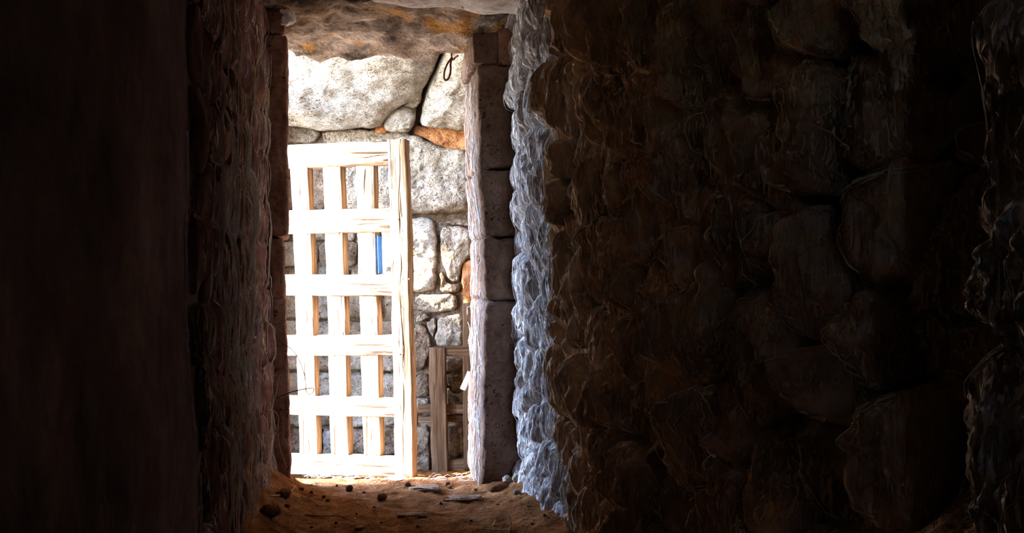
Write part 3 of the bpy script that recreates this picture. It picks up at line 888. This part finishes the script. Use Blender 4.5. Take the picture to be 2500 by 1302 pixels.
def edge_web(W, tree, mb, P, scale, rad, rnd, lift=0.006):
    """a dusty web fringe along the doorward edge of one stone"""
    c = P.mean(0); Q = resample(chaikin(P, 2), 60)
    Q = c + (Q - c) * scale
    i0 = int(np.argmax(Q[:, 1])); Q = np.roll(Q, -i0, axis=0)
    j = int(np.argmin(Q[:, 1]))
    A = Q[:j + 1]; B = Q[j:][::-1]
    E = A if A[:, 0].mean() < B[:, 0].mean() else B
    if len(E) < 6: return
    a = rnd.randint(0, max(0, len(E) // 3)); b = len(E) - rnd.randint(0, max(0, len(E) // 4))
    pts = []; hp = None
    for (u, z) in E[a:b]:
        u += rnd.gauss(0, 0.003)
        uu = np.array(u); nrm = W.normal(uu); xy = W.at(uu)
        o = Vector((float(xy[0] + nrm[0] * 0.25), float(xy[1] + nrm[1] * 0.25), float(z))); d = Vector((-float(nrm[0]), -float(nrm[1]), 0))
        hit = tree.ray_cast(o, d, 0.5)
        h = (0.25 - hit[3]) if hit[0] is not None else 0.0
        hp = h if hp is None else 0.5 * hp + 0.5 * h
        hh = max(hp, h) + lift
        pts.append((float(xy[0] + nrm[0] * hh), float(xy[1] + nrm[1] * hh), float(z)))
    if len(pts) < 5: return
    q = np.arange(len(pts)) * 0.4
    r = rad * (0.35 + np.abs(fbm(np.column_stack([q, np.full(len(pts), c[0] * 40 + scale * 9), np.full(len(pts), c[1] * 30)]), 2)) * 2.2)
    V, f = tube(pts, r, 3); mb.add(V, f)

def drape(W, tree, mb, u, z, length, rad, rnd, wander=0.010, step=0.02, lift=0.003, slack=0.35, branch=True):
    pts = []; du = rnd.gauss(0, 0.004); hprev = None
    n = max(4, int(length / step))
    for i in range(n):
        uu = np.array(u); nrm = W.normal(uu); xy = W.at(uu)
        o = Vector((float(xy[0] + nrm[0] * 0.25), float(xy[1] + nrm[1] * 0.25), z)); d = Vector((-float(nrm[0]), -float(nrm[1]), 0))
        hit = tree.ray_cast(o, d, 0.5)
        h = (0.25 - hit[3]) if hit[0] is not None else 0.0
        hprev = h if hprev is None else max(h, hprev * (1 - slack) + h * slack)
        hh = hprev + lift
        pts.append((float(xy[0] + nrm[0] * hh), float(xy[1] + nrm[1] * hh), z))
        du = du * 0.7 + rnd.gauss(0, wander * 0.5)
        u += du; z -= step * rnd.uniform(0.7, 1.1)
        if not (0.0 < u < W.s[-1]): break
    if len(pts) < 4: return
    r = rad * (0.5 + np.abs(fbm(np.column_stack([np.arange(len(pts)) * 0.31, np.full(len(pts), u * 50), np.zeros(len(pts))]), 2)) * 1.6)
    V, f = tube(pts, r, 3)
    mb.add(V, f)

rw_tree = bvh_of('wall_right', wall_right)
lw_tree = bvh_of('wall_left', wall_left)
rnd = random.Random(77)
jt = [o for o in parts if o.name.startswith('jamb_stone')]
Vs, Fs, kk_ = [], [], 0
for o in jt:
    Vb = [tuple(p.co) for p in o.data.vertices]
    Vs += Vb; Fs += [tuple(i + kk_ for i in p.vertices) for p in o.data.polygons]; kk_ += len(Vb)
jtree = BVHTree.FromPolygons(Vs, Fs)
RV = CurveWall([(-0.157, DY + 0.015), (-0.2475, DB)], -1)
RV.side = 1 if RV.normal(np.array(0.2))[0] > 0 else -1
RV.side = -RV.side if RV.normal(np.array(0.2))[0] > 0 else RV.side
mb = MB()
for i in range(330):
    drape(RV, jtree, mb, rnd.uniform(0.01, RV.s[-1]), rnd.uniform(0.1, 2.18), rnd.uniform(0.06, 0.3), rnd.uniform(0.0008, 0.0024), rnd, wander=0.008, step=0.014)
tag(mb.build('cobweb', M['web'], None), 'blue-lit cobweb crust on the doorway reveal facing the gate', 'cobweb', kind='stuff')
mb = MB()
for i in range(520):
    u = rnd.uniform(0.0, uc + 0.06); z = rnd.uniform(0.2, 2.22)
    drape(RW, rw_tree, mb, u, z, rnd.uniform(0.1, 0.45), rnd.uniform(0.0008, 0.0022), rnd)
tag(mb.build('cobweb', M['web'], None), 'pale dusty cobweb strands over the blue-lit stones right of the doorway', 'cobweb', kind='stuff')
mb = MB()
for P in BROWN:
    for sc_ in (0.93, 0.84, 0.72):
        if rnd.random() < 0.8: edge_web(RW, rw_tree, mb, P, sc_ + rnd.uniform(-.04, .04), rnd.uniform(0.0010, 0.0030), rnd)
for i in range(220):
    u = uc + 0.02 + (ue - uc) * rnd.random() ** 1.3; z = rnd.uniform(0.25, 2.3)
    drape(RW, rw_tree, mb, u, z, rnd.uniform(0.08, 0.4), rnd.uniform(0.0006, 0.0016), rnd)
tag(mb.build('cobweb', M['webdark'], None), 'brown dusty cobweb strands hanging over the dark rubble wall', 'cobweb', kind='stuff')
mb = MB()
for i in range(130):
    u = RW.s[8] + rnd.uniform(-0.15, 0.45); z = rnd.uniform(0.4, 2.0)
    drape(RW, rw_tree, mb, u, z, rnd.uniform(0.06, 0.3), rnd.uniform(0.0004, 0.001), rnd)
tag(mb.build('cobweb', M['web'], None), 'grey cobweb strands on the nearest rock edge at the frame side', 'cobweb', kind='stuff')
mb = MB()
for i in range(150):
    u = LW.u_of_Y(4.4 - 1.7 * rnd.random() ** 1.6); z = rnd.uniform(0.15, 2.35)
    drape(LW, lw_tree, mb, u, z, rnd.uniform(0.2, 0.8), rnd.uniform(0.0010, 0.0024), rnd, wander=0.003, lift=0.010, slack=0.15)
tag(mb.build('cobweb', M['webdark'], None), 'brownish cobweb threads over the reddish stones beside the jamb', 'cobweb', kind='stuff')
mb = MB()
for i in range(75):
    Yc = rnd.choice([2.3, 2.6, 2.8, 2.95, 3.1, 3.2, 3.3]) + rnd.gauss(0, 0.05)
    u = LW.u_of_Y(Yc); z = rnd.uniform(0.5, 1.75)
    drape(LW, lw_tree, mb, u, z, rnd.uniform(0.25, 0.9), rnd.uniform(0.002, 0.0055), rnd, wander=0.003, lift=0.03, slack=0.12)
tag(mb.build('cobweb', M['web'], None), 'long whitish cobweb strands trailing down the dark plaster side wall', 'cobweb', kind='stuff')

# ------------------------------------------------------------------ things on the floor
_T = np.arange(2.0, 6.5, 0.01)
def floor_hit(px, py):
    d = ray(px, py); P = CAM + d * _T[:, None]
    i = int(np.argmax(P[:, 2] <= floor_z(P[:, 0], P[:, 1])))
    P = P[max(i - 25, 0):i + 25]
    fz = floor_h(P[:, 0], P[:, 1])
    j = int(np.argmax(P[:, 2] <= fz))
    return np.array([P[j, 0], P[j, 1], fz[j]])

def lump(name, px, py, wpx, hpx, mat, label, cat, group=None, flat=1.0, seed=0.0, sink=0.25, rnd=0.45, amp=0.18, n=10, deep=None):
    p = floor_hit(px, py); m = p[1] / F
    w = wpx * m; h = hpx * m; dd = w * (deep or 0.8)
    th = np.linspace(0.0, math.pi, n + 2); ph = np.linspace(0, 2 * math.pi, 2 * n, endpoint=False)
    T_, P_ = np.meshgrid(th, ph, indexing='ij')
    D = np.stack([np.sin(T_) * np.cos(P_), np.sin(T_) * np.sin(P_), np.cos(T_)], -1)
    E = np.sign(D) * np.abs(D) ** 0.75
    E = E * (1 + amp * 1.6 * fbm(D * 1.5 + seed * 5.1 + px * 0.13, 4))[..., None]
    V = (E * np.array([w / 2, dd / 2, h / 2]) + np.array([0, 0, h / 2])).reshape(-1, 3)
    o = mesh_obj(name, V, grid_faces(n + 2, 2 * n, True), mat)
    o.location = (p[0], p[1] + dd * 0.3, p[2] - h * sink)
    o.rotation_euler = (0, 0, seed * 1.7)
    return tag(o, label, cat, group)

lump('earth_clod', 852, 1200, 22, 16, M['clod'], 'larger dark earth clod nearest the foot of the gate', 'clod', 'loose clods', seed=1)
lump('earth_clod', 932, 1220, 24, 17, M['clod'], 'round dark clod lying alone in the middle of the floor', 'clod', 'loose clods', seed=2)
lump('earth_clod', 995, 1187, 18, 10, M['clod'], 'dark clod just in front of the white chip', 'clod', 'loose clods', seed=3)
rc = random.Random(3)
for i, (x, y, w) in enumerate(((888, 1206, 9), (1092, 1186, 14), (1098, 1194, 12), (800, 1226, 9), (790, 1217, 8), (1076, 1232, 8), (914, 1240, 7), (760, 1205, 10), (735, 1198, 12), (1160, 1200, 9), (1215, 1235, 7),
                             (822, 1188, 8), (700, 1240, 12), (870, 1258, 7), (1290, 1240, 8), (1020, 1290, 8), (930, 1280, 9), (1150, 1275, 7), (1330, 1262, 9), (1300, 1285, 8), (820, 1280, 10), (760, 1290, 8))):
    lump('earth_clod', x, y, w, w * 0.7, M['clod'], 'tiny dark crumb of earth scattered on the floor', 'clod', 'earth crumbs on the floor', seed=i + 5.0, n=6)
lump('flat_stone', 1130, 1226, 92, 9, M['flat_stone'], 'flat brown stone slab lying right of the floor centre', 'stone', seed=0.1, deep=0.5, n=16, sink=0.2)
lump('flat_stone', 1040, 1198, 74, 12, M['flat_stone'], 'low pale stone half buried before the gate post', 'stone', seed=0.05, deep=0.6, n=14, sink=0.4)
lump('curved_shard', 1006, 1262, 74, 8, M['flat_stone'], 'pale curved shard lying at the bottom of the view', 'shard', seed=0.0, deep=0.4, n=14, sink=0.2)
lump('dry_leaf', 878, 1294, 26, 7, M['flat_stone'], 'small curled brown leaf at the bottom edge', 'leaf', seed=0.4, n=8, sink=0.1)
lump('white_chip', 972, 1174, 36, 5, M['white'], 'flat white chip lying at the foot of the gate stile', 'chip', seed=0.15, deep=1.2, n=8, rnd=0.15, sink=0.0)
lump('foot_stone', 1238, 1180, 26, 20, M['pale'], 'pale round stone at the foot of the right jamb', 'stone', seed=1.3, n=12)
lump('foot_stone', 1268, 1178, 30, 22, M['pale'], 'pale stone tucked between right jamb and webbed wall', 'stone', seed=2.1, n=12)
lump('foot_stone', 1262, 1208, 20, 14, M['pale'], 'small pale pebble on the floor under the webbed wall', 'stone', seed=2.9, n=10)
lump('foot_stone', 1222, 1200, 60, 22, M['clod'], 'low dark lump of earth before the right jamb', 'stone', seed=0.3, n=12)
lump('foot_stone', 1335, 1200, 44, 26, M['web_stone'], 'dusty stone at the base of the webbed wall corner', 'stone', seed=0.9, n=12)
lump('foot_stone', 655, 1262, 50, 30, M['clod'], 'dark rubble stone at the foot of the plaster side wall', 'stone', seed=0.5, n=14)
lump('foot_stone', 690, 1215, 40, 22, M['clod'], 'dark lump of earth at the foot of the left jamb', 'stone', seed=0.8, n=12)
# pale dry straw along the foot of the gate
mb = MB()
for i in range(190):
    x = rc.uniform(735, 960) if rc.random() < 0.75 else rc.uniform(1030, 1220); y = (1163 + (x - 735) * 0.035 if x < 970 else 1170) + rc.gauss(0, 4)
    p = floor_hit(x, y)
    a = rc.gauss(0, 0.5); L = rc.uniform(0.02, 0.09)
    q = p + np.array([math.cos(a) * L, math.sin(a) * L * 0.6, rc.uniform(0.0, 0.012)])
    V, f = tube(spline([p + [0, 0, .004], (p + q) / 2 + [0, 0, rc.uniform(.003, .014)], q + [0, 0, .003]], 5), rc.uniform(0.0008, 0.0018), 3)
    mb.add(V, f)
tag(mb.build('straw', M['straw']), 'bleached straw and dry grass scattered along the foot of the gate', 'straw', kind='stuff')
mb = MB()
for i in range(420):
    x = rc.uniform(640, 1370); y = rc.uniform(1185, 1301)
    if x > 1330 and y < 1220: continue
    p = floor_hit(x, y)
    a = rc.uniform(0, math.pi); L = rc.uniform(0.006, 0.035)
    q = p + np.array([math.cos(a) * L, math.sin(a) * L, rc.uniform(0.0, 0.006)])
    V, f = tube([p + [0, 0, .001], (p + q) / 2 + [0, 0, .004], q + [0, 0, .001]], rc.uniform(0.0005, 0.0012), 3)
    mb.add(V, f)
tag(mb.build('floor_litter', M['twig']), 'fine dry plant litter strewn over the earth floor', 'litter', kind='stuff')

def strand(name, pts, rad, mat, label, cat, group=None, n=30, sides=5):
    V, f = tube(spline(pts, n), np.linspace(rad, rad * 0.5, n), sides)
    return tag(mesh_obj(name, V, f, mat), label, cat, group)
# thin stems crossing in front of the gate
st = empty('dried_plant', tuple(U(668, 985, 4.36))); tag(st, 'thin dry forked stem sticking out in front of the gate', 'stem')
S = []
for pts, r in (([(666, 988, 4.37), (678, 972, 4.36), (705, 960, 4.33), (735, 952, 4.3), (764, 948, 4.28), (765, 956, 4.28), (757, 964, 4.28), (748, 956, 4.28), (746, 946, 4.28)], 0.0028),
               ([(674, 822, 4.37), (690, 838, 4.35), (708, 850, 4.32), (724, 868, 4.3), (738, 898, 4.28), (745, 925, 4.28), (748, 958, 4.28)], 0.0024),
               ([(744, 886, 4.28), (744, 920, 4.28), (748, 945, 4.28)], 0.0016), ([(738, 908, 4.28), (744, 914, 4.28), (746, 926, 4.28)], 0.0014)):
    V, f = tube(spline([U(*p) for p in pts], 40), np.linspace(r, r * 0.5, 40), 5); S.append(mesh_obj('twig', V, f, M['twig_dark']))
adopt(st, *S)
strand('root', [U(666, 988, 4.36), U(674, 960, 4.36), U(678, 935, 4.36), U(683, 916, 4.36)], 0.003, M['twig'], 'short pale root rising up the left jamb', 'root')
strand('root', [U(666, 1000, 4.35), U(680, 1020, 4.35), U(678, 1050, 4.35), U(684, 1095, 4.35), U(702, 1145, 4.36)], 0.0032, M['twig'], 'long pale root hanging down beside the left jamb', 'root')
pr = [floor_hit(660, 1215), floor_hit(700, 1208), U(722, 1188, 4.2), U(716, 1164, 4.22)]
strand('root', [p + np.array([0, 0, .004]) for p in pr], 0.0034, M['twig'], 'curled pale root arching off the floor by the left jamb', 'root')
pr = [floor_hit(735, 1218), floor_hit(752, 1222), floor_hit(770, 1232), floor_hit(780, 1240)]
strand('fallen_twig', [p + np.array([0, 0, .006]) for p in pr], 0.004, M['twig'], 'pale fallen twig lying left on the floor', 'twig')
pr = [floor_hit(745, 1262), floor_hit(790, 1264), floor_hit(820, 1262), floor_hit(842, 1268)]
strand('fallen_twig', [p + np.array([0, 0, .005]) for p in pr], 0.004, M['twig'], 'brown twig beside the dark hollow in the floor', 'twig')
b0 = floor_hit(1243, 1298)
strand('fallen_twig', [b0, U(1248, 1285, b0[1]), U(1247, 1272, b0[1]), U(1244, 1262, b0[1])], 0.0035, M['straw'], 'pale twig standing upright from the floor near the bottom edge', 'twig')
pr = [floor_hit(1180, 1297), floor_hit(1215, 1299), floor_hit(1262, 1300)]
strand('fallen_twig', [p + np.array([0, 0, .004]) for p in pr], 0.003, M['twig'], 'thin twig lying flat under the upright one', 'twig')
b0 = floor_hit(1204, 1284)
strand('fallen_twig', [b0, U(1208, 1275, b0[1]), U(1211, 1271, b0[1])], 0.003, M['straw'], 'short pale straw stub left of the upright twig', 'twig')
# whitish web tuft at the top corner of the doorway
c = U(704, 40, 4.26)
tf = block('web_tuft', boxc(-0.028, 0.026, -0.014, 0.014, -0.04, 0.03), M['white'], n=12, rnd=0.45, amp=0.02, freq=40, seed=4)
tf.location = tuple(c)
tag(tf, 'white clotted cobweb tuft at the upper corner of the doorway', 'cobweb')

# rock ledge at the foot of the near end of the rubble wall
tb = [U(1930, 1300, 1.55), U(2400, 1196, 1.22)]
tf_ = [U(1800, 1420, 1.45), U(2420, 1330, 1.02)]
C = np.zeros((2, 2, 2, 3))
for a in (0, 1):
    C[a, 1, 1] = tb[a] + np.array([0.12, 0.06, 0]); C[a, 0, 1] = tf_[a]
    C[a, 1, 0] = C[a, 1, 1]; C[a, 0, 0] = C[a, 0, 1]
    C[a, 1, 0][2] = 0.15; C[a, 0, 0][2] = 0.15
lg = block('rock_ledge', C.reshape(8, 3), M['room_stone'], n=50, rnd=0.12, amp=0.03, freq=9, seed=51, oct=5, ridge=0.5)
lg['label'] = 'sloping dusty rock ledge'
adopt(wall_right, lg)
